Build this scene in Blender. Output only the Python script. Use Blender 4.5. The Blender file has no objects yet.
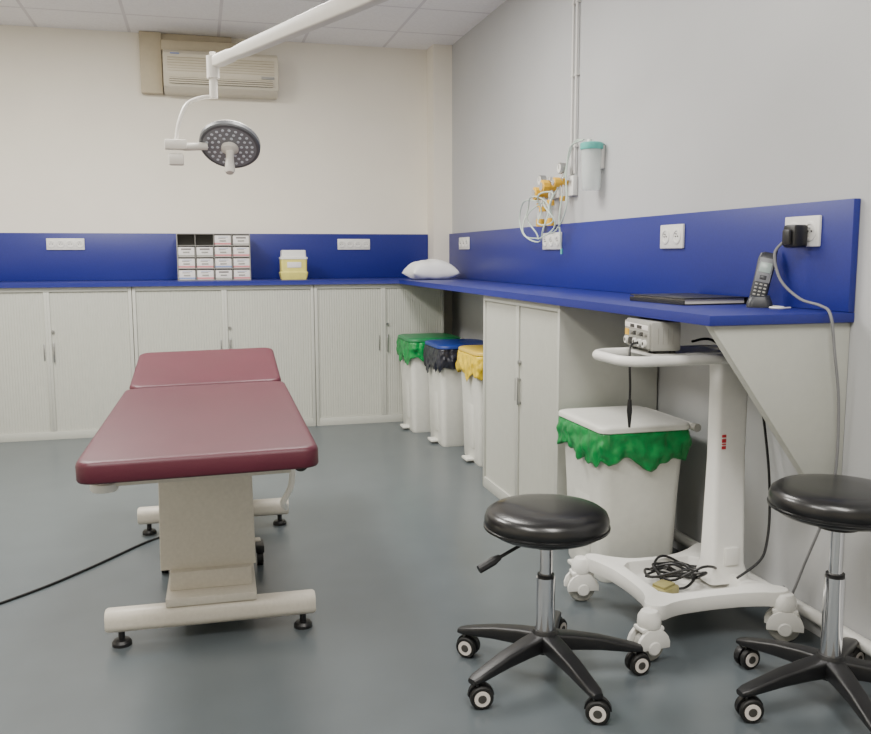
import bpy, bmesh, math, random
from mathutils import Vector, Matrix, noise
random.seed(7)
S=bpy.context.scene
C=S.collection

# ------------------------------------------------------------ materials
def s2l(c):
    return tuple((x/12.92 if x<=0.04045 else ((x+0.055)/1.055)**2.4) for x in [v/255 for v in c])
def mat(name,rgb,rough=0.5,metal=0.0,var=0.06,scale=30,bump=0.0,bscale=200,coat=0.0,alpha=None,trans=0.0,emit=0,spec=None):
    m=bpy.data.materials.new(name); m.use_nodes=True
    nt=m.node_tree; n=nt.nodes; b=n["Principled BSDF"]; L=nt.links
    tc=n.new("ShaderNodeTexCoord"); nz=n.new("ShaderNodeTexNoise"); nz.inputs["Scale"].default_value=scale; nz.inputs["Detail"].default_value=3
    L.new(tc.outputs["Object"],nz.inputs["Vector"])
    r=n.new("ShaderNodeValToRGB"); c=s2l(rgb)
    r.color_ramp.elements[0].position=0.3; r.color_ramp.elements[1].position=0.7
    r.color_ramp.elements[0].color=tuple(max(0,x*(1-var)) for x in c)+(1,)
    r.color_ramp.elements[1].color=tuple(min(1,x*(1+var)) for x in c)+(1,)
    L.new(nz.outputs["Fac"],r.inputs["Fac"]); L.new(r.outputs["Color"],b.inputs["Base Color"])
    b.inputs["Roughness"].default_value=rough; b.inputs["Metallic"].default_value=metal
    if coat: b.inputs["Coat Weight"].default_value=coat
    if trans: b.inputs["Transmission Weight"].default_value=trans
    if spec is not None: b.inputs["Specular IOR Level"].default_value=spec
    if alpha is not None: b.inputs["Alpha"].default_value=alpha
    if emit:
        b.inputs["Emission Color"].default_value=c+(1,); b.inputs["Emission Strength"].default_value=emit
    if bump:
        n2=n.new("ShaderNodeTexNoise"); n2.inputs["Scale"].default_value=bscale; n2.inputs["Detail"].default_value=2
        L.new(tc.outputs["Object"],n2.inputs["Vector"])
        bp=n.new("ShaderNodeBump"); bp.inputs["Strength"].default_value=bump; bp.inputs["Distance"].default_value=0.002
        L.new(n2.outputs["Fac"],bp.inputs["Height"]); L.new(bp.outputs["Normal"],b.inputs["Normal"])
    return m
M={}
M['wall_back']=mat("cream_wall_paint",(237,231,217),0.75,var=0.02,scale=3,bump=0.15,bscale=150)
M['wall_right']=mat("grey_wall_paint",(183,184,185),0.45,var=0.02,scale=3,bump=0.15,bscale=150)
M['floor']=mat("grey_vinyl_floor",(87,94,98),0.28,var=0.05,scale=6,bump=0.06,bscale=400)
M['blue']=mat("blue_laminate",(27,35,122),0.42,var=0.06,scale=120,bump=0.05)
M['cab']=mat("grey_cabinet_metal",(182,183,175),0.5,var=0.02)
M['slat']=mat("tambour_slats",(182,183,174),0.6,var=0.02,scale=20)
M['chrome']=mat("chrome",(236,236,240),0.08,1.0,var=0.01)
M['steel']=mat("brushed_steel",(170,170,170),0.35,1.0,var=0.05)
M['black']=mat("black_plastic",(22,22,24),0.4,var=0.15)
M['vinyl']=mat("black_vinyl",(14,14,16),0.3,var=0.15,bump=0.1,bscale=300,coat=0.2)
M['burg']=mat("burgundy_vinyl",(80,24,41),0.45,var=0.06,scale=8,bump=0.25,bscale=350)
M['ivory']=mat("ivory_painted_metal",(206,200,188),0.42,var=0.04,scale=90)
M['white']=mat("white_plastic",(226,225,220),0.4,var=0.02)
M['pipe']=mat("wall_pipe_paint",(206,204,200),0.5,var=0.02)
M['binw']=mat("bin_white_plastic",(216,216,208),0.45,var=0.03)
M['pure']=mat("white_lamp_enamel",(220,216,208),0.35,var=0.02)
M['green']=mat("green_bag_film",(16,140,68),0.3,var=0.3,scale=22,bump=0.8,bscale=30,alpha=0.88)
M['yellow']=mat("yellow_bag_film",(224,192,40),0.35,var=0.25,scale=25,bump=0.6,bscale=40)
M['darkbag']=mat("black_bag_film",(30,32,44),0.3,var=0.3,scale=25,bump=0.6,bscale=40)
M['bluelid']=mat("blue_lid_plastic",(30,54,130),0.4,var=0.06)
M['greenlid']=mat("green_lid_plastic",(30,120,70),0.4,var=0.06)
M['yellowlid']=mat("yellow_lid_plastic",(214,182,70),0.4,var=0.06)
M['sharps']=mat("sharps_yellow_plastic",(222,212,110),0.4,var=0.05)
M['brass']=mat("yellow_valve_paint",(226,176,40),0.35,var=0.08)
M['beige']=mat("beige_plastic",(190,178,152),0.5,var=0.03)
M['acw']=mat("air_conditioner_plastic",(212,204,184),0.45,var=0.02)
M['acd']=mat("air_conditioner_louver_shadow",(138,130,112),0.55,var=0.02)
M['dark']=mat("dark_recess",(60,58,55),0.6,var=0.1)
M['phone']=mat("phone_dark_plastic",(44,46,52),0.4,var=0.1)
M['silver']=mat("phone_silver_front",(120,122,126),0.4,var=0.05)
M['greydev']=mat("grey_device_case",(158,157,150),0.45,var=0.04)
M['greybox']=mat("grey_rack_metal",(140,138,132),0.5,var=0.05)
M['cardw']=mat("white_cardboard",(226,222,218),0.7,var=0.03)
M['slot']=mat("box_slot_shade",(128,124,122),0.7,var=0.05)
M['red']=mat("pink_print",(204,128,134),0.6)
M['redm']=mat("red_marking",(180,40,50),0.6)
M['navy']=mat("pale_blue_print",(132,146,190),0.6)
M['pillow']=mat("white_pillow_cotton",(244,244,242),0.8,var=0.02,bump=0.3,bscale=60)
M['teal']=mat("teal_plastic",(90,180,170),0.35)
M['clear']=mat("clear_plastic",(225,232,230),0.1,var=0.01,alpha=0.4)
M['tubec']=mat("clear_tubing",(205,220,208),0.2,var=0.02,alpha=0.75)
M['cordg']=mat("grey_cord",(120,120,122),0.5)
M['screen']=mat("phone_display",(160,175,170),0.3)
M['led']=mat("led_lens",(205,212,222),0.25)
M['lampgrey']=mat("lamp_face_grey",(122,125,130),0.35)
M['lamprim']=mat("lamp_rim_grey",(84,86,90),0.4)
M['olive']=mat("olive_pedal",(150,142,92),0.5)
M['tyre']=mat("black_tyre",(18,18,18),0.6)
M['hub']=mat("pale_wheel_hub",(215,208,202),0.4)
def ceil_mat():
    m=bpy.data.materials.new("ceiling_tiles"); m.use_nodes=True; nt=m.node_tree;n=nt.nodes;L=nt.links;b=n["Principled BSDF"]
    tc=n.new("ShaderNodeTexCoord"); sp=n.new("ShaderNodeSeparateXYZ"); L.new(tc.outputs["Object"],sp.inputs[0])
    outs=[]
    for ax,off in (("X",10.02),("Y",10.0)):
        a=n.new("ShaderNodeMath");a.operation='ADD';a.inputs[1].default_value=off;L.new(sp.outputs[ax],a.inputs[0])
        d=n.new("ShaderNodeMath");d.operation='DIVIDE';d.inputs[1].default_value=0.6;L.new(a.outputs[0],d.inputs[0])
        f=n.new("ShaderNodeMath");f.operation='FRACT';L.new(d.outputs[0],f.inputs[0])
        l=n.new("ShaderNodeMath");l.operation='LESS_THAN';l.inputs[1].default_value=0.035;L.new(f.outputs[0],l.inputs[0]);outs.append(l)
    mx=n.new("ShaderNodeMath");mx.operation='MAXIMUM';L.new(outs[0].outputs[0],mx.inputs[0]);L.new(outs[1].outputs[0],mx.inputs[1])
    nz=n.new("ShaderNodeTexNoise");nz.inputs["Scale"].default_value=60;L.new(tc.outputs["Object"],nz.inputs["Vector"])
    r=n.new("ShaderNodeValToRGB");r.color_ramp.elements[0].position=.3;r.color_ramp.elements[1].position=.6
    r.color_ramp.elements[0].color=s2l((240,237,235))+(1,);r.color_ramp.elements[1].color=s2l((247,245,243))+(1,)
    L.new(nz.outputs["Fac"],r.inputs["Fac"])
    mix=n.new("ShaderNodeMix");mix.data_type='RGBA';L.new(mx.outputs[0],mix.inputs[0]);L.new(r.outputs["Color"],mix.inputs[6]);mix.inputs[7].default_value=s2l((220,216,216))+(1,)
    L.new(mix.outputs[2],b.inputs["Base Color"]);b.inputs["Roughness"].default_value=0.85
    return m
M['ceil']=ceil_mat()

# ------------------------------------------------------------ mesh builder
class B:
    def __init__(s): s.bm=bmesh.new(); s.mats=[]
    def mi(s,m):
        if m not in s.mats: s.mats.append(m)
        return s.mats.index(m)
    def add(s,t,m,mtx=None):
        i=s.mi(m)
        for f in t.faces: f.material_index=i
        if mtx is not None: bmesh.ops.transform(t,matrix=mtx,verts=t.verts)
        bmesh.ops.recalc_face_normals(t,faces=t.faces)
        me=bpy.data.meshes.new("t"); t.to_mesh(me); t.free(); s.bm.from_mesh(me); bpy.data.meshes.remove(me); return s
    def box(s,x0,x1,y0,y1,z0,z1,m,bev=0.0,seg=2,mtx=None):
        t=bmesh.new(); bmesh.ops.create_cube(t,size=1)
        for v in t.verts: v.co=Vector(((x0+x1)/2+v.co.x*(x1-x0),(y0+y1)/2+v.co.y*(y1-y0),(z0+z1)/2+v.co.z*(z1-z0)))
        if bev: bmesh.ops.bevel(t,geom=list(t.edges),offset=bev,segments=seg,affect='EDGES',profile=0.5)
        return s.add(t,m,mtx)
    def loft(s,rings,m,cap=True,closed=True,mtx=None,loop=False):
        t=bmesh.new(); vs=[[t.verts.new(p) for p in r] for r in rings]; n=len(rings[0])
        pairs=list(zip(vs[:-1],vs[1:]))
        if loop: pairs.append((vs[-1],vs[0]))
        for a,b in pairs:
            for i in range(n if closed else n-1):
                j=(i+1)%n
                try: t.faces.new((a[i],a[j],b[j],b[i]))
                except: pass
        if cap and not loop:
            t.faces.new(vs[0][::-1]); t.faces.new(vs[-1])
        return s.add(t,m,mtx)
    def lathe(s,prof,m,c=(0,0,0),seg=32,mtx=None,cap=True):
        rings=[[(c[0]+max(r,1e-4)*math.cos(2*math.pi*i/seg),c[1]+max(r,1e-4)*math.sin(2*math.pi*i/seg),c[2]+z) for i in range(seg)] for r,z in prof]
        return s.loft(rings,m,cap,mtx=mtx)
    def cyl(s,p0,p1,r0,m,r1=None,seg=20,mtx=None):
        r1=r0 if r1 is None else r1
        p0=Vector(p0);p1=Vector(p1);d=(p1-p0).normalized()
        a=d.orthogonal().normalized();b=d.cross(a)
        rings=[[p+(a*math.cos(2*math.pi*i/seg)+b*math.sin(2*math.pi*i/seg))*r for i in range(seg)] for p,r in ((p0,r0),(p1,r1))]
        return s.loft(rings,m,mtx=mtx)
    def tube(s,pts,r,m,seg=10,loop=False,flat=None,mtx=None):
        P=[Vector(p) for p in pts]; n=len(P); rings=[]
        a=None
        for i in range(n):
            if loop: d=(P[(i+1)%n]-P[i-1])
            else: d=P[min(i+1,n-1)]-P[max(i-1,0)]
            d.normalize()
            if a is None: a=d.cross(Vector((0,0,1))); a=a.normalized() if a.length>1e-3 else d.orthogonal().normalized()
            else:
                a=a-d*a.dot(d); a.normalize()
            b=d.cross(a)
            rr=r[i] if isinstance(r,(list,tuple)) else r
            rings.append([P[i]+(a*math.cos(2*math.pi*k/seg)*rr+b*math.sin(2*math.pi*k/seg)*rr*(flat or 1)) for k in range(seg)])
        return s.loft(rings,m,loop=loop,mtx=mtx)
    def prism(s,poly,z0,z1,m,bev=0,mtx=None):
        t=bmesh.new(); lo=[t.verts.new((x,y,z0)) for x,y in poly]; hi=[t.verts.new((x,y,z1)) for x,y in poly]; n=len(poly)
        for i in range(n): t.faces.new((lo[i],lo[(i+1)%n],hi[(i+1)%n],hi[i]))
        t.faces.new(lo[::-1]); t.faces.new(hi)
        if bev: bmesh.ops.bevel(t,geom=list(t.edges),offset=bev,segments=2,affect='EDGES',profile=0.5)
        return s.add(t,m,mtx)
    def obj(s,name,parent=None,loc=(0,0,0),rot=(0,0,0),ang=35,**kw):
        me=bpy.data.meshes.new(name); s.bm.to_mesh(me); s.bm.free()
        for m in s.mats: me.materials.append(M[m])
        for p in me.polygons: p.use_smooth=True
        me.set_sharp_from_angle(angle=math.radians(ang))
        o=bpy.data.objects.new(name,me); C.objects.link(o); o.location=loc; o.rotation_euler=rot
        if parent: o.parent=parent
        for k,v in kw.items(): o[k]=v
        return o
def thing(name,label,cat,loc=(0,0,0),rz=0,**kw):
    o=bpy.data.objects.new(name,None); o.empty_display_size=0.1; C.objects.link(o); o.location=loc; o.rotation_euler=(0,0,rz)
    o["label"]=label;o["category"]=cat
    for k,v in kw.items(): o[k]=v
    return o
def sm(pts,n=6,loop=False):
    P=[Vector(p) for p in pts]; out=[]; N=len(P)
    rng=range(N) if loop else range(N-1)
    for i in rng:
        g=(lambda k:P[k%N]) if loop else (lambda k:P[max(0,min(N-1,k))])
        p0,p1,p2,p3=g(i-1),g(i),g(i+1),g(i+2)
        for j in range(n):
            t=j/n
            out.append(0.5*((2*p1)+(-p0+p2)*t+(2*p0-5*p1+4*p2-p3)*t*t+(-p0+3*p1-3*p2+p3)*t**3))
    if not loop: out.append(P[-1])
    return out
def rrect(hx,hy,r,n=5,cx=0,cy=0):
    out=[]
    for sx,sy,a0 in ((1,1,0),(-1,1,90),(-1,-1,180),(1,-1,270)):
        for i in range(n+1):
            a=math.radians(a0+90*i/n); out.append((cx+sx*(hx-r)+r*math.cos(a),cy+sy*(hy-r)+r*math.sin(a)))
    return out

# ------------------------------------------------------------ room
XL,XR,YF,YB,ZC=-2.6,1.870,-1.6,6.69,2.755
SX=1.845
WX=1.385
HT=1.010   # underside of worktop
def shell(name,b): 
    o=b.obj(name); o["kind"]="structure"; return o
shell("floor",B().box(XL-.1,XR+.1,YF-.1,YB+.1,-.1,0,'floor'))
shell("ceiling",B().box(XL-.1,XR+.1,YF-.1,YB+.1,ZC,ZC+.1,'ceil'))
shell("wall_back",B().box(XL-.1,XR+.1,YB,YB+.1,0,ZC,'wall_back'))
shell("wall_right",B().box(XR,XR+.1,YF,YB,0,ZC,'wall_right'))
shell("wall_left",B().box(XL-.1,XL,YF,YB,0,ZC,'wall_back'))
shell("wall_front",B().box(XL-.1,XR+.1,YF-.1,YF,0,ZC,'wall_back'))
shell("trim_1",B().box(1.725,XR,6.50,YB,0,ZC,'wall_back'))
shell("trim_2",B().cyl((XR-.021,YF,.072),(XR-.021,3.3,.072),.020,'white'))

# ------------------------------------------------------------ worktop & splashbacks
w=B(); w.prism([(XL,6.176),(WX,6.176),(WX,2.190),(XR,2.190),(XR,6.50),(1.725,6.50),(1.725,6.69),(XL,6.69)],HT,1.04,'blue',bev=0.003)
o=w.obj("worktop"); o["label"]="blue laminate corner worktop running over the grey cabinets";o["category"]="worktop"
o=B().box(XL+.004,1.722,6.664,6.688,1.041,1.372,'blue',.002).obj("splashback");o["label"]="long blue laminate splashback panel behind the worktop";o["category"]="splashback"
o=B().box(SX,XR-.002,2.190,6.497,1.041,1.372,'blue',.002).obj("splashback");o["label"]="blue laminate splashback panel on the grey wall with sockets";o["category"]="splashback"
br=B(); t=Matrix(((1,0,0,0),(0,0,1,0),(0,1,0,0),(0,0,0,1)))
br.prism([(1.40,HT-.001),(XR-.002,HT-.001),(XR-.002,.50),(1.775,.50)],2.205,2.24,'cab',bev=.002,mtx=t)
o=br.obj("worktop_bracket");o["label"]="grey triangular support bracket under the worktop end";o["category"]="bracket"

# ------------------------------------------------------------ tambour cabinets
def cabinet(x0,x1,split,label,loc,rz):
    e=thing("tambour_cabinet",label,"cabinet",loc,rz,group="grey tambour cabinets")
    H=HT;D=.45
    b=B()
    b.box(x0,x0+.022,0,D,0,H,'cab',.002).box(x1-.022,x1,0,D,0,H,'cab',.002)
    b.box(x0+.022,x1-.022,0.0,D,H-.03,H,'cab',.001).box(x0+.022,x1-.022,.0,D,0,.055,'cab',.001)
    b.box(x0+.022,x1-.022,D-.02,D,.055,H-.03,'cab')
    b.obj("body",e)
    for a,c,side in ((x0+.022,split,1),(split,x1-.022,0)):
        n=max(8,int((c-a)/.017)); wd=(c-a-.002)/n; pts=[]
        for i in range(n):
            u=a+.001+i*wd
            pts+= [(u,.0116),(u+wd*.16,.0100),(u+wd*.84,.0100)]
        pts.append((c-.001,.0116)); pts+= [(c-.001,.024),(a+.001,.024)]
        d=B().prism(pts,.056,H-.031,'slat').obj("door",e,ang=50)
        hx=(split-.03) if side else (split+.03)
        B().box(a if not side else c-.018,(a+.018) if not side else c,.002,.012,.056,H-.031,'cab',.002).obj("closing_edge",d)
        if not side:
            hb=B(); hb.box(hx-.005,hx+.005,-.008,-.002,.52,.65,'steel',.0025)
            hb.box(hx-.004,hx+.004,-.005,.012,.525,.535,'steel',.001).box(hx-.004,hx+.004,-.005,.012,.635,.645,'steel',.001)
            hb.obj("handle",d)
        else:
            hb=B(); hb.box(hx-.004,hx+.004,.004,.012,.53,.64,'steel',.002); hb.obj("handle",d)
    lk=B(); lk.cyl((split+.03,.012,.72),(split+.03,-.004,.72),.009,'steel'); lk.obj("lock",e)
    return e
cabinet(-1.52,-.442,-.97,"wide grey tambour door cabinet under the blue worktop",(0,6.20,0),0)
cabinet(-.438,.772,.16,"wide grey tambour door cabinet between two matching cabinets",(0,6.20,0),0)
cabinet(.776,1.72,1.27,"grey tambour door cabinet in the corner behind the bins",(0,6.20,0),0)
cabinet(-.5,.5,.0,"grey tambour door cabinet under the worktop beside the white bin",(1.41,3.82,0),-math.pi/2)

# ------------------------------------------------------------ sockets
def socket_plate(n,label,loc,rz,w=.075,h=.085,plug=False):
    e=thing("wall_socket",label,"socket",loc,rz)
    W=n*w; k=min(1,w/.072)
    B().box(-W/2,W/2,-.010,0,-h/2,h/2,'white',.003).obj("face_plate",e)
    for i in range(n):
        cx=-W/2+w*(i+.5); b=B()
        rot=Matrix.Translation((cx,-.0095,0))@Matrix.Rotation(math.pi/2,4,'X')
        b.lathe([(.031*k,-.002),(.031*k,.003),(.029*k,.004),(.022*k,.004),(.020*k,.0008),(.0,.0006)],'white',mtx=rot)
        for dx,dz in ((-.0085,0),(.0085,0)):
            b.cyl((cx+dx,-.0085,dz),(cx+dx,-.0125,dz),.0028,'dark',seg=10)
        b.cyl((cx,-.0085,.010),(cx,-.018,.010),.0022,'steel',seg=8)
        b.obj("socket_outlet",e)
    return e
yb=6.6635
socket_plate(4,"white quadruple wall socket on the blue splashback",(-.895,yb,1.295),0,w=.062,h=.08)
socket_plate(4,"white quadruple wall socket on the blue splashback",(1.14,yb,1.295),0,w=.062,h=.08)
xr=SX-.0005; rz=-math.pi/2
socket_plate(3,"white wall socket beside the corner pillow",(xr,6.08,1.295),rz,w=.08)
socket_plate(3,"white wall socket under the oxygen outlet",(xr,4.45,1.285),rz,w=.085,h=.09)
socket_plate(2,"white double wall socket on the blue splashback",(xr,3.20,1.283),rz,w=.088,h=.095)
sk=socket_plate(2,"white double wall socket with black plug inserted",(xr,2.405,1.282),rz,w=.083,h=.095)
e=thing("power_adapter","black plug adapter in the wall socket with grey cord","plug",(SX-.021,2.385,1.268))
B().box(-.050,.0,-.030,.030,-.036,.034,'black',.008).box(-.062,-.048,-.018,.018,-.03,.020,'black',.006).obj("plug_body",e)
cp=sm([(SX-.068,2.415,1.248),(SX-.085,2.43,1.21),(SX-.08,2.40,1.13),(SX-.06,2.33,1.075),(SX-.055,2.24,1.058),(SX-.07,2.178,1.035),(SX-.06,2.165,.93),(SX-.03,2.17,.75),(SX-.02,2.19,.5),(SX-.05,2.26,.25),(SX-.06,2.31,.12),(SX-.03,2.38,.13)],6)
B().tube([p-Vector((SX-.021,2.385,1.268)) for p in cp],.0045,'cordg',seg=8).obj("power_cord",e)

# ------------------------------------------------------------ air conditioner
e=thing("air_conditioner","beige wall-mounted split air conditioner near the ceiling","air conditioner",(.20,6.69,2.34))
b=B()
prof=[(0,.03),(0,.27),(-.16,.28),(-.20,.25),(-.215,.12),(-.19,.03),(-.12,.0),(0,.0)]
b.prism([(y,z) for y,z in prof],-.39,.39,'acw',bev=.008,mtx=Matrix(((0,0,1,0),(1,0,0,0),(0,1,0,0),(0,0,0,1))))
b.obj("housing",e)
g=B()
for i in range(6): g.box(-.36,.36,-.2165+.001*i,-.205,.130+i*.018,.134+i*.018,'beige',.001)
g.obj("intake_grille",e)
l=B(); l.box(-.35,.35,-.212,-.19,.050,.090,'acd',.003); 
for i in range(3): l.box(-.35,.35,-.220,-.195,.050+i*.014,.058+i*.014,'acw',.002)
l.obj("louver",e)
B().box(.27,.36,-.2185,-.205,.100,.118,'greydev',.002).obj("control_panel",e)
B().box(-.34,-.28,-.2095,-.200,.245,.252,'navy').obj("badge",e)
o=B().box(-.345,-.20,6.62,6.688,2.34,2.752,'beige',.004).box(-.20,.40,6.60,6.688,2.63,2.70,'beige',.004).box(-.20,.28,6.65,6.688,2.70,2.752,'beige',.002).obj("duct_cover");o["label"]="beige duct cover box beside the air conditioner";o["category"]="duct cover"

# ------------------------------------------------------------ storage rack with boxes
rx0,rx1,ry0,ry1=-.145,.355,6.40,6.60
e=thing("storage_rack","grey open shelf rack holding suture boxes on worktop","rack",(0,0,1.0405))
b=B(); b.box(rx0,rx0+.006,ry0,ry1,0,.325,'greybox').box(rx1-.006,rx1,ry0,ry1,0,.325,'greybox').box(rx0,rx1,ry1-.006,ry1,0,.325,'greybox')
b.obj("frame",e)
s_=B()
for k in range(5): s_.box(rx0+.006,rx1-.006,ry0,ry1-.006,.0+k*.080,.004+k*.080,'greybox')
P_=(rx1-rx0)/4
for k in range(1,4): x=rx0+k*P_; s_.box(x-.002,x+.002,ry0+.002,ry1-.006,.004,.32,'greybox')
s_.obj("shelf",e)
def sbox(cx,z,kind):
    o=B()
    o.box(-.056,.056,0,.15,0,.068,'cardw',.002)
    if kind<2: o.box(-.056,.056,-.0008,.0,.004,.016,'red' if kind==0 else 'navy')
    else: o.box(-.056,.056,-.0008,.0,.004,.012,'greydev')
    if kind==2: o.box(-.034,.034,-.0012,0,.046,.058,'slot')
    else: o.box(-.030,.020,-.0016,0,.046,.050,'slot').box(-.030,.035,-.0016,0,.055,.058,'navy')
    o.box(-.022,.022,-.004,0,.026,.036,'greydev',.001)
    o=o.obj("suture_box",None,loc=(cx,ry0+.012,1.041+z))
    o["label"]=["white cardboard suture box with pink label band in rack","white cardboard suture box with blue label band in rack","open white cardboard suture box in the rack"][kind];o["category"]="box";o["group"]="suture boxes in the rack"
for r in range(4):
    for c in range(4):
        if r==3 and c<2: continue
        if r==2 and c==0: kind=2
        else: kind=random.choice([0,0,1,2]) if r<2 else random.choice([0,2,2])
        sbox(rx0+P_*(c+.5),.0045+r*.080,kind)

# sharps container
e=thing("sharps_container","yellow sharps container with white lid on the worktop","sharps container",(.66,6.45,1.0405))
b=B(); rings=[[(x,y,z) for x,y in rrect(hx,hy,.015)] for hx,hy,z in ((.090,.06,0),(.093,.063,.01),(.100,.068,.05),(.092,.062,.058),(.094,.064,.145))]; b.loft(rings,'sharps'); b.obj("container",e)
b=B(); b.box(-.05,.05,-.0660,-.058,.085,.125,'cardw',.001); b.obj("warning_label",e)
b=B(); b.loft([[(x,y,z) for x,y in rrect(hx,hy,.012)] for hx,hy,z in ((.098,.068,.145),(.098,.068,.158),(.088,.058,.162),(.086,.056,.205),(.080,.050,.210))],'white'); b.obj("lid",e)

# pillow
b=B(); t=bmesh.new(); N=28; grid={}
for sgn in (1,-1):
    for i in range(N+1):
        for j in range(N+1):
            u=-1+2*i/N; v=-1+2*j/N
            edge=abs(u)==1 or abs(v)==1
            th=((1-abs(u)**3)*(1-abs(v)**3))**.5
            x=u*(.178-.018*(1-v*v)*abs(u)); y=v*(.130-.012*(1-u*u)*abs(v))
            z=(.092 if sgn>0 else .055)*th*sgn + .014*noise.noise(Vector((x*12,y*12,sgn*3)))*th
            if sgn==-1 and edge: continue
            if sgn==-1: z=max(z,-.044)
            grid[(sgn,i,j)]=t.verts.new((x,y,z+.045))
def gv(s,i,j):
    return grid.get((s,i,j)) or grid[(1,i,j)]
for sgn in (1,-1):
    for i in range(N):
        for j in range(N):
            q=[gv(sgn,i,j),gv(sgn,i+1,j),gv(sgn,i+1,j+1),gv(sgn,i,j+1)]
            try: t.faces.new(q if sgn==1 else q[::-1])
            except: pass
b.add(t,'pillow'); o=b.obj("pillow",None,loc=(1.595,6.10,1.041),rot=(0,0,.1),ang=80);o["label"]="small white cotton pillow on the worktop corner";o["category"]="pillow"

# ------------------------------------------------------------ bins
def bin_(label,loc,rz,bag,lid,seed,zs=1.0):
    e=thing("pedal_bin",label,"waste bin",loc,rz,group="white pedal bins")
    far=lid!='binw'
    b=B()
    b.loft([[(x,y,z*zs) for x,y in rrect(hx,hy,r)] for hx,hy,r,z in ((.143,.158,.03,.0),(.150,.165,.035,.015),(.158,.178,.035,.30),(.168,.193,.035,.53),(.172,.198,.03,.545))],'binw')
    b.box(-.158,-.15,-.07,.07,.09,.44,'binw',.003)
    b.obj("bin_body",e)
    p=B(); p.box(-.195,-.140,-.05,.05,.012,.028,'binw',.005); p.obj("pedal",e)
    base=rrect(.172,.198,.03,n=8); per=[]
    for i in range(len(base)):
        a=Vector(base[i]);c=Vector(base[(i+1)%len(base)]); k=max(1,int((c-a).length/.008))
        for q in range(k): per.append(a.lerp(c,q/k))
    rings=[]; K=14
    cc=[Vector(p).normalized() for p in per]
    for k in range(K+1):
        f=k/K; ring=[]
        for i,p in enumerate(per):
            ph=i/len(per)*2*math.pi
            drop=.128+.055*noise.noise(Vector((math.cos(ph)*1.8,math.sin(ph)*1.8,seed)))*1.5+.022*noise.noise(Vector((math.cos(ph)*6,math.sin(ph)*6,seed+5)))
            amp=(.005+.014*f)
            off=.009+.010*math.sin(f*2.9)+amp*noise.noise(Vector((p.x*30,p.y*30,seed+f*2.2)))*1.1+.006*noise.noise(Vector((p.x*60,p.y*60,f*6+seed)))
            n_=cc[i]
            ring.append((p.x+n_.x*off,p.y+n_.y*off,.556*zs-drop*f))
        rings.append(ring)
    g=B(); g.loft(rings,bag,cap=False)
    go=g.obj("bin_bag",e,ang=60)
    md=go.modifiers.new("t",'SOLIDIFY'); md.thickness=.001
    z0=.556*zs-.556
    l=B()
    cr=.07 if far else .035
    l.loft([[(x,y,z+z0) for x,y in rrect(hx,hy,cr,n=8)] for hx,hy,z in ((.180,.207,.556),(.184,.211,.559),(.184,.211,.572),(.181,.208,.577),(.172,.199,.581),(.150,.177,.583),(.10,.13,.584))],lid)
    l.obj("lid",e,ang=50)
    h=B(); h.cyl((.186,-.205,.567+z0),(.186,.16,.567+z0),.012,'binw' if lid=='binw' else lid); h.cyl((.186,-.232,.567+z0),(.186,-.205,.567+z0),.015,'greydev'); h.box(.178,.190,-.12,.12,.560+z0,.580+z0,'binw' if lid=='binw' else lid,.003); h.obj("hinge",e)
    return e
bin_("white pedal bin with green bag and green lid",(1.530,5.93,0),.0,'green','greenlid',1,1.13)
bin_("white pedal bin with black bag and blue lid",(1.605,5.44,0),.0,'darkbag','bluelid',2,1.13)
bin_("white pedal bin with yellow bag and yellow lid",(1.668,4.87,0),.0,'yellow','yellowlid',3,1.16)
bin_("white pedal bin with green bag and white lid",(1.55,3.03,0),.0,'green','binw',4,1.03)

# ------------------------------------------------------------ treatment couch
cx,cy=0.017,3.36
e=thing("treatment_couch","burgundy vinyl treatment couch on ivory lifting base","treatment couch",(cx,cy,0),-.021)
def cushion(hx,y0,y1,th,name,loc=(0,0,0),rot=(0,0,0)):
    b=B()
    hy=(y1-y0)/2; cyy=(y0+y1)/2
    prof=[(-.010,0),(-.003,.002),(0,.008),(0,th-.014),(-.003,th-.006),(-.009,th-.0015),(-.020,th)]
    b.loft([[(x,y+cyy,z) for x,y in rrect(hx+o_,hy+o_,.048+o_*.5,n=8)] for o_,z in prof],'burg')
    return b.obj(name,e,loc,rot,ang=60)
TY=-.018
cushion(.320,-.975,.372,.061,"seat_cushion",(-.011,0,.622),(0,TY,0))
cushion(.310,0,.60,.056,"head_cushion",(-.011,.392,.630),(.135,TY,0))
b=B(); b.box(-.25,.25,-.85,.34,.583,.6215,'ivory',.006); b.box(-.25,-.20,.36,.9,.60,.63,'ivory',.004); b.box(.20,.25,.36,.9,.60,.63,'ivory',.004)
b.obj("top_frame",e,rot=(0,TY,0))
b=B()
b.loft([[(x-.010,y,z) for x,y in rrect(hx,hy,.005,n=3,cy=cc_)] for hx,hy,cc_,z in ((.151,.30,-.20,.205),(.146,.29,-.20,.580))],'ivory')
b.obj("lifting_column",e)
b=B(); b.box(-.142,.138,-.600,.15,.118,.145,'ivory',.003); b.box(-.130,.125,-.53,.10,.145,.205,'ivory',.003); b.box(-.10,.10,-.50,.10,.05,.12,'ivory',.006)
b.box(-.06,.06,.08,.60,.06,.12,'ivory',.006); b.obj("base_beam",e)
for yy in (-.57,.575):
    b=B()
    rings=[[(x,yy+y,.083+z) for y,z in rrect(.036*s_,.036*s_,.028*s_)] for x,s_ in ((-.325,.88),(-.318,1),(.318,1),(.325,.88))]
    b.loft(rings,'ivory'); b.obj("foot_tube",e)
    for xx in (-.28,.285):
        b=B(); b.lathe([(.030,0),(.030,.010),(.024,.018),(.010,.020),(.010,.052)],'black',c=(xx,yy,0)); b.obj("levelling_foot",e)
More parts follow.
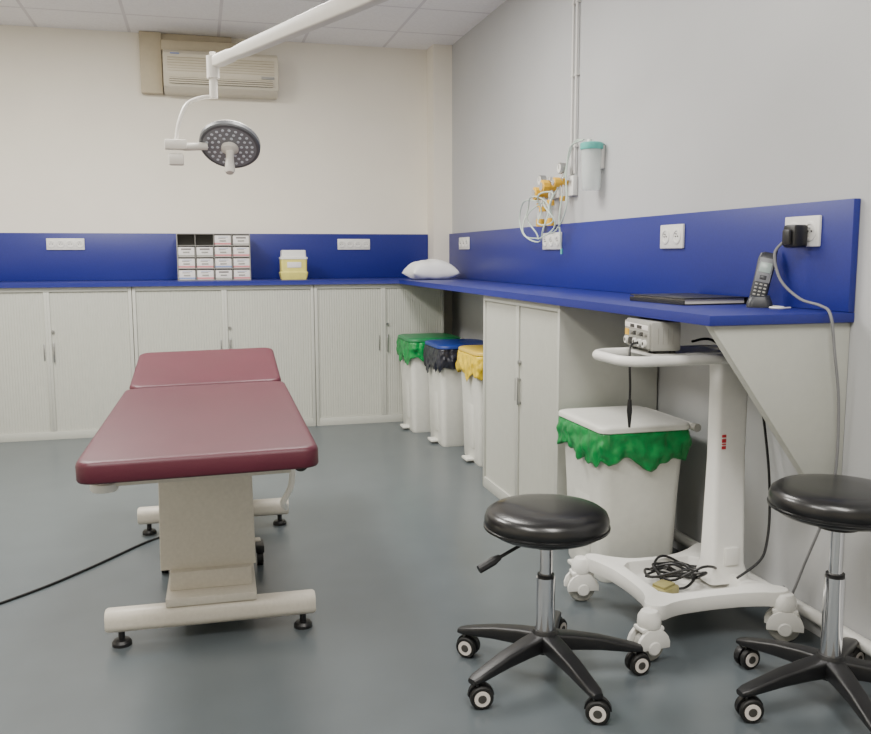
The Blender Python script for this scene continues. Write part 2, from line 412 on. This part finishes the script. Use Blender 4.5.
for xx in (-.185,.175):
    b=B(); b.cyl((xx-.012,.06,.03),(xx+.012,.06,.03),.03,'tyre'); b.box(xx-.016,xx+.016,.03,.12,.055,.085,'black',.004); b.obj("transport_wheel",e)
b=B(); b.box(-.19,.18,.09,.13,.06,.09,'ivory',.004); b.obj("wheel_axle",e)
b=B(); b.lathe([(.034,0),(.038,.006),(.038,.022),(.030,.028),(.012,.030),(.012,.05)],'white',c=(-.275,-.83,.565)); b.obj("adjustment_knob",e)
b=B(); b.box(-.02,.02,-.05,.04,0,.03,'white',.005); b.obj("bracket",e,loc=(-.19,-.80,.585))
b=B(); b.tube(sm([(.235,-.62,.60),(.255,-.64,.56),(.25,-.66,.50),(.225,-.66,.45),(.235,-.62,.42)],5),.010,'white'); b.box(.20,.28,-.70,-.55,.575,.60,'white',.006); b.cyl((.27,-.80,.60),(.27,-.77,.60),.022,'black'); b.obj("hand_lever",e)
cp=[(-.10,.50,.05),(-.20,.52,.006),(-.3,.42,.005),(-.48,.16,.005),(-.66,-.06,.005),(-.95,-.32,.005),(-1.4,-.62,.005)]
B().tube(sm(cp,6),.0048,'black',seg=8).obj("power_cord",e)

# ------------------------------------------------------------ stools
def stool(loc,rz,seat_z,label,lever_ang,sws):
    e=thing("rolling_stool",label,"stool",loc,rz,group="black rolling stools")
    b=B(); b.lathe([(.0,-.078),(.12,-.078),(.150,-.074),(.168,-.062),(.176,-.045),(.176,-.030),(.170,-.014),(.155,-.004),(.12,.002),(.06,.004),(.0,.004)],'vinyl',seg=48,c=(0,0,seat_z))
    so=b.obj("seat",e,ang=60)
    b=B(); b.lathe([(.1745,-.058),(.1785,-.056),(.1785,-.050),(.1745,-.048)],'vinyl',seg=48,c=(0,0,seat_z),cap=False); b.obj("seat_piping",so,ang=60)
    b=B(); b.lathe([(.0,0),(.055,0),(.055,.012),(.03,.03),(.0,.03)],'black',c=(0,0,seat_z-.108)); b.box(-.07,.07,-.05,.05,seat_z-.084,seat_z-.078,'black'); b.obj("seat_mount",e)
    zt=.30 if seat_z<.55 else .36
    b=B(); b.cyl((0,0,.20),(0,0,seat_z-.10),.018,'chrome'); b.cyl((0,0,.11),(0,0,zt),.027,'chrome',seg=24); b.cyl((0,0,zt),(0,0,zt+.01),.024,'black'); b.obj("gas_lift_column",e)
    a=lever_ang-rz; d=Vector((math.cos(a),math.sin(a),0))
    b=B(); b.tube([Vector((0,0,seat_z-.095)),d*.08+Vector((0,0,seat_z-.098)),d*.16+Vector((0,0,seat_z-.128))],.005,'black',seg=8)
    b.tube([d*.15+Vector((0,0,seat_z-.124)),d*.17+Vector((0,0,seat_z-.132)),d*.215+Vector((0,0,seat_z-.15))],[.008,.013,.012],'black',seg=10); b.obj("height_lever",e)
    b=B(); b.lathe([(.0,.080),(.034,.080),(.040,.092),(.040,.130),(.032,.145),(.0,.145)],'black')
    for k in range(5):
        A=2*math.pi*k/5; mt=Matrix.Rotation(A,4,'Z'); rings=[]
        for r,w_,zt2,h in ((.02,.028,.137,.05),(.08,.026,.131,.044),(.16,.023,.118,.036),(.235,.021,.099,.026),(.268,.020,.090,.020),(.285,.014,.084,.015)):
            rings.append([(r,y,zt2-h/2+z) for y,z in rrect(w_,h/2,min(.008,h/2-.001),n=3)])
        b.loft(rings,'black',mtx=mt)
    b.obj("star_base",e)
    for k in range(5):
        A=2*math.pi*k/5; hx,hy=.265*math.cos(A),.265*math.sin(A)
        sw=math.radians(338+sws[k])-rz
        b=B(); b.cyl((0,0,.050),(0,0,.080),.007,'steel',seg=10)
        arc=[( .036*math.cos(t_),.036*math.sin(t_)+.031) for t_ in [math.radians(x) for x in range(0,181,20)]]
        arc+= [(-.024,.031),(.024,.031)]
        b.prism(arc,-.006,.006,'black',mtx=Matrix(((1,0,0,.010),(0,0,1,0),(0,1,0,.002),(0,0,0,1))))
        co=b.obj("caster",e,(hx,hy,0),(0,0,sw))
        for yy in (-.015,.015):
            w_=B(); rot=Matrix.Translation((.010,yy,.032))@Matrix.Rotation(math.pi/2,4,'X')
            w_.lathe([(.0,-.008),(.029,-.008),(.032,-.004),(.032,.004),(.029,.008),(.0,.008)],'tyre',mtx=rot,seg=28)
            s2=1 if yy<0 else -1
            w_.lathe([(.0,.0082*s2),(.0215,.0082*s2),(.0215,.0100*s2),(.009,.0102*s2),(.0,.0102*s2)],'hub',mtx=rot,seg=24)
            w_.lathe([(.0,.0102*s2),(.012,.0102*s2),(.011,.0115*s2),(.0,.0115*s2)],'dark',mtx=rot,seg=14)
            w_.obj("wheel",co)
    return e
stool((.925,2.25,0),math.radians(61),.505,"black vinyl round stool on five-star wheeled base",math.radians(190),(60,-20,15,-5,25))
stool((1.607,1.900,0),math.radians(38.5),.605,"raised black vinyl round stool beside the trolley",math.radians(60),(40,25,10,-15,30))

# ------------------------------------------------------------ electrosurgical trolley
tx,ty=1.515,2.51
e=thing("equipment_trolley","white wheeled trolley with push handle and cable tray","trolley",(tx,ty,0))
quad=[(.190,0),(.196,.09),(.218,.155),(.246,.205),(.240,.240),(.205,.246),(.155,.218),(.09,.196)]
out=[]
for k in range(4):
    c_,s__=[(1,0),(0,1),(-1,0),(0,-1)][k]
    out+=[(x*c_-y*s__,x*s__+y*c_) for x,y in quad]
OUT=[Vector((p.x,p.y)) for p in sm([(x,y,0) for x,y in out],4,loop=True)]
IN=[]
for p in OUT:
    a=math.atan2(p.y,p.x); q_=.150/max(abs(math.cos(a)),abs(math.sin(a))); r0=min(q_,.190); IN.append(Vector((r0*math.cos(a),r0*math.sin(a))))
def zu(p,z):   # sweep the legs up over the casters
    r=p.length; return z+min(max(0,r-.20),.14)*.10
rings=[]
for s1,z in ((.90,.104),(.98,.106),(1.0,.116),(1.0,.140),(.985,.152)):
    rings.append([(p.x*s1,p.y*s1,zu(p*s1,z)) for p in OUT])
rings.append([((p.x*.35+q.x*.65),(p.y*.35+q.y*.65),.160) for p,q in zip(OUT,IN)])
rings.append([(q.x,q.y,.157) for q in IN])
rings.append([(q.x*.975,q.y*.975,.148) for q in IN])
rings.append([(q.x*.96,q.y*.96,.118) for q in IN])
rings.append([(q.x*.93,q.y*.93,.114) for q in IN])
b=B(); b.loft(rings,'white'); b.obj("base_tray",e,ang=50)
cast=[(-.252,.235),(-.250,-.245),(.225,-.238),(.230,.205)]
for i,(x,y) in enumerate(cast):
    b=B(); sw=(-.15,.1,-.5,.5)[i]
    b.lathe([(.0,.108),(.034,.108),(.036,.118),(.034,.140),(.024,.156),(.0,.160)],'white'); b.box(-.006,.006,-.006,.006,.100,.11,'steel')
    arc=[(.056*math.cos(t_)+.0,.054+.054*math.sin(t_)) for t_ in [math.radians(q) for q in range(-10,191,20)]]
    for yy in (-.026,.026): b.prism(arc,yy-.006,yy+.006,'white',mtx=Matrix(((1,0,0,0),(0,0,1,0),(0,1,0,0),(0,0,0,1))),bev=.002)
    b.box(-.038,.038,-.026,.026,.096,.110,'white',.004)
    co=b.obj("caster",e,(x,y,0),(0,0,sw))
    w_=B(); rot=Matrix.Translation((0,0,.049))@Matrix.Rotation(math.pi/2,4,'X')
    w_.lathe([(.0,-.018),(.03,-.018),(.044,-.016),(.049,-.008),(.049,.008),(.044,.016),(.03,.018),(.0,.018)],'greydev',mtx=rot); 
    for s3 in (-1,1): w_.lathe([(.0,.0325*s3),(.022,.0325*s3),(.018,.036*s3),(.0,.037*s3)],'white',mtx=rot,seg=20)
    w_.obj("wheel",co)
b=B()
rings=[]
for z,hx,hy,ox in ((.13,.075,.060,.0),(.19,.060,.046,.0),(.55,.056,.034,.0),(.80,.057,.034,.0),(.885,.059,.038,.0)):
    rings.append([(.152+x+ox,0+y,z) for x,y in rrect(hx,hy,.016)])
b.loft(rings,'white'); co=b.obj("column",e)
b=B()
for i,(a0,a1) in enumerate(((0,.010),(.014,.018),(.022,.034),(.039,.048))):
    b.box(.112,.127,-.0357,-.033,.58+a0,.58+a1,'redm')
b.obj("marking",co)
b=B(); b.box(.13,.18,-.056,-.036,.19,.25,'white',.004); b.obj("cable_clip",co)
b=B(); b.loft([[(x-.01,y+.045,z) for x,y in rrect(.135,.085,.02)] for z in (.892,.900)],'white'); b.box(.08,.20,-.03,.06,.872,.894,'white',.004); b.obj("top_shelf",e)
b=B(); lp=[(x-.03,y+.03,.886) for x,y in rrect(.240,.130,.07,n=7)]; b.tube(lp,.0165,'white',seg=12,loop=True); b.obj("push_handle",e)
q=sm([(.03,.03,.93),(.12,.06,.93),(.22,.07,.86),(.305,.06,.75),(.310,.0,.55),(.285,-.06,.38),(.25,-.10,.27),(.21,-.12,.22),(.13,-.12,.172)],6)
b=B();b.tube(q,.0045,'black',seg=8); b.obj("power_cord",e)
random.seed(11)
b=B(); pts=[]
for k in range(40):
    a=k*.97; r=.04+.075*random.random(); rx=1.2 if k%3 else .9
    pts.append((.0+r*rx*math.cos(a),.015+r*1.0*math.sin(a),.121+.085*random.random()*(1-.4*math.cos(a-.8))/1.2))
b.tube(sm(pts,6),.0046,'black',seg=8)
o=b.obj("cable_coil",None,(tx+.010,ty+.012,0));o["label"]="tangled black cable lying in the trolley tray";o["category"]="cable"
b=B(); b.box(-.045,.045,-.032,.032,0,.036,'olive',.008); b.prism([(-.032,-.022),(.032,-.022),(.028,.026),(-.028,.026)],.036,.044,'olive',bev=.002)
o=b.obj("foot_pedal",None,(tx-.100,ty-.065,.1145),(0,0,.5));o["label"]="olive foot pedal lying in the trolley tray";o["category"]="foot pedal"
# device
e2=thing("electrosurgical_unit","grey electrosurgical unit on the trolley top","medical device",(tx-.085,ty+.065,.9015),-.12)
B().box(-.058,.040,-.112,.112,.008,.100,'greydev',.006).obj("case",e2)
b=B(); b.box(-.065,-.057,-.106,.106,.014,.094,'greydev',.003); po=b.obj("front_panel",e2)
b=B(); b.box(-.0665,-.0645,-.10,.10,.072,.088,'cardw',.0005); b.box(-.0675,-.066,.015,.05,.074,.085,'dark'); b.box(-.0675,-.066,-.05,-.01,.074,.085,'dark'); b.obj("display",po)
B().box(-.0675,-.0645,.065,.095,.046,.066,'brass').obj("warning_sticker",po)
for yy,m_ in ((-.08,'white'),(-.04,'white'),(0.0,'white'),(.038,'dark'),(.078,'white')):
    b=B(); b.cyl((-.063,yy,.030),(-.074,yy,.030),.012,m_,seg=16); b.cyl((-.073,yy,.030),(-.075,yy,.030),.006,'dark',seg=10)
    b.obj("connector",po)
for yy in (-.085,-.055,-.025,.005,.035):
    b=B(); b.cyl((-.063,yy,.058),(-.073,yy,.058),.007,'dark' if yy in(-.055,.005) else 'greybox',seg=14); b.obj("knob",po)
for xx in (-.04,.03):
    for yy in (-.07,.07):
        b=B(); b.cyl((xx,yy,0),(xx,yy,.009),.010,'black',seg=12); b.obj("rubber_foot",e2)
b=B()
for i in range(4): b.box(-.036+i*.016,-.034+i*.016,-.1128,-.1115,.03,.08,'greybox')
b.obj("side_vent",e2)
b=B(); q=sm([(-.075,-.04,.030),(-.110,-.07,.02),(-.118,-.09,-.04),(-.117,-.095,-.10),(-.117,-.095,-.15)],5); b.tube(q,.004,'black',seg=8)
b.tube([(-.117,-.095,-.145),(-.117,-.095,-.18),(-.116,-.095,-.235)],[.006,.009,.004],'black',seg=8); b.obj("handpiece",e2)

# ------------------------------------------------------------ folder & phone
e=thing("ring_binder","black closed binder lying on blue worktop","binder",(1.70,2.84,1.0405),.06)
B().box(-.12,.12,-.165,.165,.003,.020,'cardw',.001).obj("pages",e)
b=B(); b.box(-.13,.13,-.175,.175,0,.003,'black',.001).box(-.13,.13,-.175,.175,.020,.024,'black',.001).box(.125,.13,-.175,.175,.0,.024,'black',.001).box(-.131,-.127,-.175,.175,.0,.016,'black',.001); b.obj("cover",e)
e=thing("cordless_phone","dark grey cordless phone standing in its charging cradle","phone",(1.762,2.50,1.0405),math.radians(-34))
b=B(); b.loft([[(x,y,z) for x,y in rrect(hx,hy,.02)] for hx,hy,z in ((.040,.042,0),(.040,.042,.012),(.032,.034,.034),(.030,.026,.038))],'phone'); b.obj("charging_cradle",e)
tl=Matrix.Translation((-.008,.004,.018))@Matrix.Rotation(.20,4,'Y')@Matrix.Rotation(-.25,4,'X')@Matrix.Scale(1.12,4)
b=B(); b.loft([[(x,y,z) for x,y in rrect(hx,hy,.009)] for hx,hy,z in ((.021,.011,0),(.024,.014,.01),(.024,.014,.07),(.026,.015,.125),(.023,.013,.142),(.016,.009,.147))],'phone',mtx=tl); b.cyl((.017,0,.14),(.017,0,.160),.006,'phone',mtx=tl); ho=b.obj("handset",e)
b=B(); b.box(-.0205,.0205,-.0160,-.012,.055,.128,'silver',.001,mtx=tl); b.obj("faceplate",ho)
b=B(); b.box(-.016,.016,-.0175,-.013,.084,.114,'screen',.001,mtx=tl); b.obj("display",ho)
b=B()
for r in range(4):
    for c in range(3): b.box(-.017+c*.0125,-.009+c*.0125,-.0165,-.012,.014+r*.0105,.019+r*.0105,'greydev',.001,mtx=tl)
b.box(-.010,.010,-.0175,-.013,.062,.076,'phone',.003,mtx=tl)
b.obj("keypad",ho)
b=B(); b.tube(sm([(.03,.01,.006),(.05,-.02,.004),(.07,-.06,.004),(.03,-.08,.004),(.06,-.11,.004),(.09,-.08,.004)],5),.003,'white',seg=6); b.obj("charger_cord",e)

# ------------------------------------------------------------ oxygen / suction outlets on right wall
e=thing("medical_gas_outlet","yellow medical gas valves with tubing on grey wall","gas outlet",(XR,4.36,1.40))
for yy in (-.155,-.11):
    b=B(); b.cyl((-.014,yy,.22),(-.014,yy,1.352),.0068,'pipe',seg=12)
    for z in (.35,.7,1.05): b.box(-.022,0,yy-.013,yy+.013,z,z+.010,'pipe',.002)
    b.obj("supply_pipe",e)
for y0,y1 in ((.02,.20),(-.17,-.06)):
    b=B(); b.box(-.03,-.001,y0,y1,.11,.21,'white',.006); b.obj("mounting_block",e)
def valve(yy,z,g=True,k=1.0):
    b=B()
    b.cyl((-.03,yy,z),(-.075,yy,z),.020*k,'brass',seg=16); b.cyl((-.075,yy,z),(-.105,yy,z),.031*k,'brass',seg=10); b.cyl((-.105,yy,z),(-.112,yy,z),.020*k,'chrome',seg=12)
    b.cyl((-.055,yy,z-.08),(-.055,yy,z+.05),.012*k,'chrome'); b.cyl((-.055,yy-.055,z+.015),(-.055,yy+.055,z+.015),.010,'chrome')
    b.cyl((-.055,yy,z-.095),(-.055,yy,z-.07),.017*k,'brass',seg=6)
    vo=b.obj("valve",e)
    if g:
        b=B(); b.cyl((-.045,yy,z+.07),(-.076,yy,z+.07),.028,'steel',seg=20); b.cyl((-.076,yy,z+.07),(-.078,yy,z+.07),.023,'white',seg=20); b.box(-.0795,-.0775,yy-.001,yy+.002,z+.066,z+.088,'dark'); b.obj("pressure_gauge",vo)
valve(.17,.14,True,1.15);valve(.06,.17,False,1.15);valve(-.10,.18,True,.8)
for yy,m2 in ((.19,'brass'),(.05,'brass')):
    b=B(); b.cyl((-.06,yy,.0),(-.06,yy,.075),.018,'clear'); b.cyl((-.06,yy,-.035),(-.06,yy,.005),.023,m2); b.cyl((-.06,yy,.07),(-.06,yy,.09),.022,m2); b.obj("flow_meter",e)
for rr_,cc_,zz_,k_ in ((.12,.10,.00,1.5),(.095,.02,-.01,1.5),(.085,-.04,.05,1.3)):
    b=B(); pts=[(-.125-.016*math.sin(3*a+cc_*30),cc_+(rr_+.014*math.sin(2*a+cc_*50))*math.cos(a)*k_,zz_+rr_*math.sin(a)) for a in [2*math.pi*i/40 for i in range(40)]]
    b.tube(pts,.0042,'tubec',seg=8,loop=True); b.obj("tubing_coil",e)
for q in ([(-.06,.06,.03),(-.08,-.02,.10),(-.06,-.12,.20),(-.05,-.16,.30),(-.06,-.25,.365),(-.06,-.36,.36)],
          [(-.06,-.11,.12),(-.08,-.12,.0),(-.08,-.14,-.10),(-.06,-.11,-.16)],
          [(-.06,-.36,.36),(-.07,-.22,.34),(-.08,-.20,.20),(-.085,-.22,.05),(-.085,-.1,-.06),(-.085,.05,-.08)],
          [(-.07,.20,.10),(-.09,.36,.11),(-.08,.46,.02),(-.08,.38,-.08),(-.07,.2,-.10)]):
    b=B(); b.tube(sm(q,6),.0044,'tubec',seg=8); b.obj("hose",e)
b=B(); b.cyl((-.06,-.11,-.155),(-.06,-.11,-.185),.006,'teal'); b.obj("hose_tip",e)
e=thing("suction_canister","clear suction jar with teal lid on the wall","suction jar",(XR-.055,3.92,1.515))
b=B(); b.lathe([(.0,0),(.040,0),(.045,.01),(.050,.19),(.045,.19),(.040,.012),(0,.012)],'clear'); b.obj("jar",e)
b=B(); b.lathe([(.0,.19),(.053,.19),(.055,.195),(.055,.218),(.048,.223),(.0,.226)],'teal'); b.cyl((.0,.02,.224),(0,.02,.24),.010,'teal'); b.cyl((-.02,-.02,.224),(-.02,-.02,.236),.012,'white'); b.obj("lid",e)
b=B(); b.box(.030,.0549,-.03,.03,.10,.21,'white',.004); b.obj("wall_bracket",e)

# ------------------------------------------------------------ surgical lamp
mp=Vector((1.02,2.72,2.755))
e=thing("examination_lamp","white articulated ceiling examination lamp over the couch","examination lamp",mp)
def L(p): return Vector(p)-mp
E=Vector((.085,3.9,1.995)); J2=Vector((1.02,2.72,2.21))
b=B(); b.cyl(L((1.02,2.72,2.755)),L((1.02,2.72,2.72)),.11,'pure',seg=32); b.cyl(L((1.02,2.72,2.72)),L((1.02,2.72,2.16)),.03,'pure'); b.obj("ceiling_mount",e)
d=(J2-E); side=d.cross(Vector((0,0,1))).normalized(); upv=side.cross(d).normalized()
b=B(); rings=[]
for f_,w_,h_ in ((.0,.018,.020),(.03,.022,.024),(.07,.022,.024),(.09,.019,.021),(.13,.022,.025),(.50,.026,.033),(.94,.028,.037),(1.0,.024,.03)):
    c_=L(E+d*f_+Vector((0,0,.012)))
    rings.append([c_+side*x+upv*z for x,z in rrect(w_,h_,.008,n=3)])
b.loft(rings,'pure'); b.obj("spring_arm",e)
b=B(); b.cyl(L(E+Vector((0,0,.040))),L(E+Vector((0,0,-.05))),.026,'pure'); b.cyl(L(E+Vector((0,0,-.05))),L(E+Vector((0,0,-.13))),.017,'pure'); b.box(-.012,.012,-.012,.012,0,.016,'pure',.003,mtx=Matrix.Translation(L(E+Vector((0,0,.040))))); b.obj("elbow_joint",e)
b=B()
J=Vector((-.075,3.88,1.640))
q=sm([L(E+Vector((0,0,-.125))),L(E+Vector((-.05,0,-.13))),L(E+Vector((-.11,0,-.16))),L(E+Vector((-.145,-.01,-.24))),L(J+Vector((-.0,0,.03)))],5)
b.tube(q,.0085,'pure',seg=10); b.obj("yoke",e)
b=B(); b.box(-.045,.045,-.025,.025,-.012,.028,'pure',.006,mtx=Matrix.Translation(L(J+Vector((.0,0,.02))))); b.box(-.03,.03,-.022,.022,-.055,-.008,'pure',.006,mtx=Matrix.Translation(L(J))); b.cyl(L(J+Vector((.03,0,.02))),L((.05,3.90,1.668)),.016,'pure'); b.obj("swivel_joint",e)
hc=Vector((.145,3.90,1.678)); nrm=Vector((-.14,-.62,-.78)).normalized()
qt=nrm.to_track_quat('Z','Y').to_matrix().to_4x4()
mt=Matrix.Translation(L(hc))@qt
b=B(); b.lathe([(.0,-.045),(.06,-.043),(.10,-.032),(.120,-.018),(.122,-.012)],'pure',mtx=mt,seg=48); ho=b.obj("lamp_head",e)
b=B(); b.lathe([(.122,-.012),(.127,-.008),(.127,.010),(.122,.017),(.112,.018),(.112,.012)],'lamprim',mtx=mt,seg=48,cap=False); b.obj("rim",ho)
b=B(); b.lathe([(.0,.010),(.112,.010),(.112,.0165),(.106,.0175),(.0,.0175)],'lampgrey',mtx=mt,seg=48); b.obj("lens_plate",ho)
b=B()
for n_,r in ((10,.050),(16,.072),(22,.094)):
    for i in range(n_):
        a=2*math.pi*i/n_; b.lathe([(.0,.0170),(.0068,.0170),(.0055,.0195),(.0,.0200)],'led',c=(r*math.cos(a),r*math.sin(a),0),mtx=mt,seg=8)
b.obj("led_lenses",ho,kind="stuff")
b=B()
hdir=Vector((-.05,-.42,-.90)).normalized(); mt2=Matrix.Translation(L(hc))@hdir.to_track_quat('Z','Y').to_matrix().to_4x4()
b.lathe([(.0,.008),(.036,.010),(.036,.028),(.018,.038),(.016,.06),(.020,.10),(.022,.125),(.016,.136),(.0,.138)],'pure',mtx=mt2); b.obj("sterile_handle",ho)

# ------------------------------------------------------------ lights
def area(name,loc,sx,sy,power,col=(1,.968,.91),rot=(0,0,0)):
    l=bpy.data.lights.new(name,'AREA'); l.shape='RECTANGLE'; l.size=sx;l.size_y=sy;l.energy=power;l.color=col
    o=bpy.data.objects.new(name,l);C.objects.link(o);o.location=loc;o.rotation_euler=rot
    return o
area("ceiling_light",(-.9,1.3,2.74),.6,1.2,72)
area("ceiling_light",(.7,.7,2.74),.6,1.2,66)
area("ceiling_light",(-1.0,4.4,2.74),.6,1.2,112)
area("ceiling_light",(.5,4.1,2.74),.6,1.2,72)
W=bpy.data.worlds.new("world");S.world=W;W.use_nodes=True
W.node_tree.nodes["Background"].inputs[0].default_value=(.9,.92,1,1);W.node_tree.nodes["Background"].inputs[1].default_value=.1

# ------------------------------------------------------------ camera
yaw,pitch,roll,H=.2610,.1265,-.0027,1.2111
f=Vector((math.sin(yaw)*math.cos(pitch),math.cos(yaw)*math.cos(pitch),-math.sin(pitch)))
r=Vector((math.cos(yaw),-math.sin(yaw),0));u=r.cross(f)
r2=r*math.cos(roll)+u*math.sin(roll);u2=-r*math.sin(roll)+u*math.cos(roll)
cam=bpy.data.cameras.new("camera");co=bpy.data.objects.new("camera",cam);C.objects.link(co)
m=Matrix((r2,u2,-f)).transposed().to_4x4();m.translation=(0,0,H);co.matrix_world=m
cam.sensor_fit='HORIZONTAL';cam.sensor_width=36;cam.lens=878.86/871*36;cam.clip_start=.05
S.camera=co
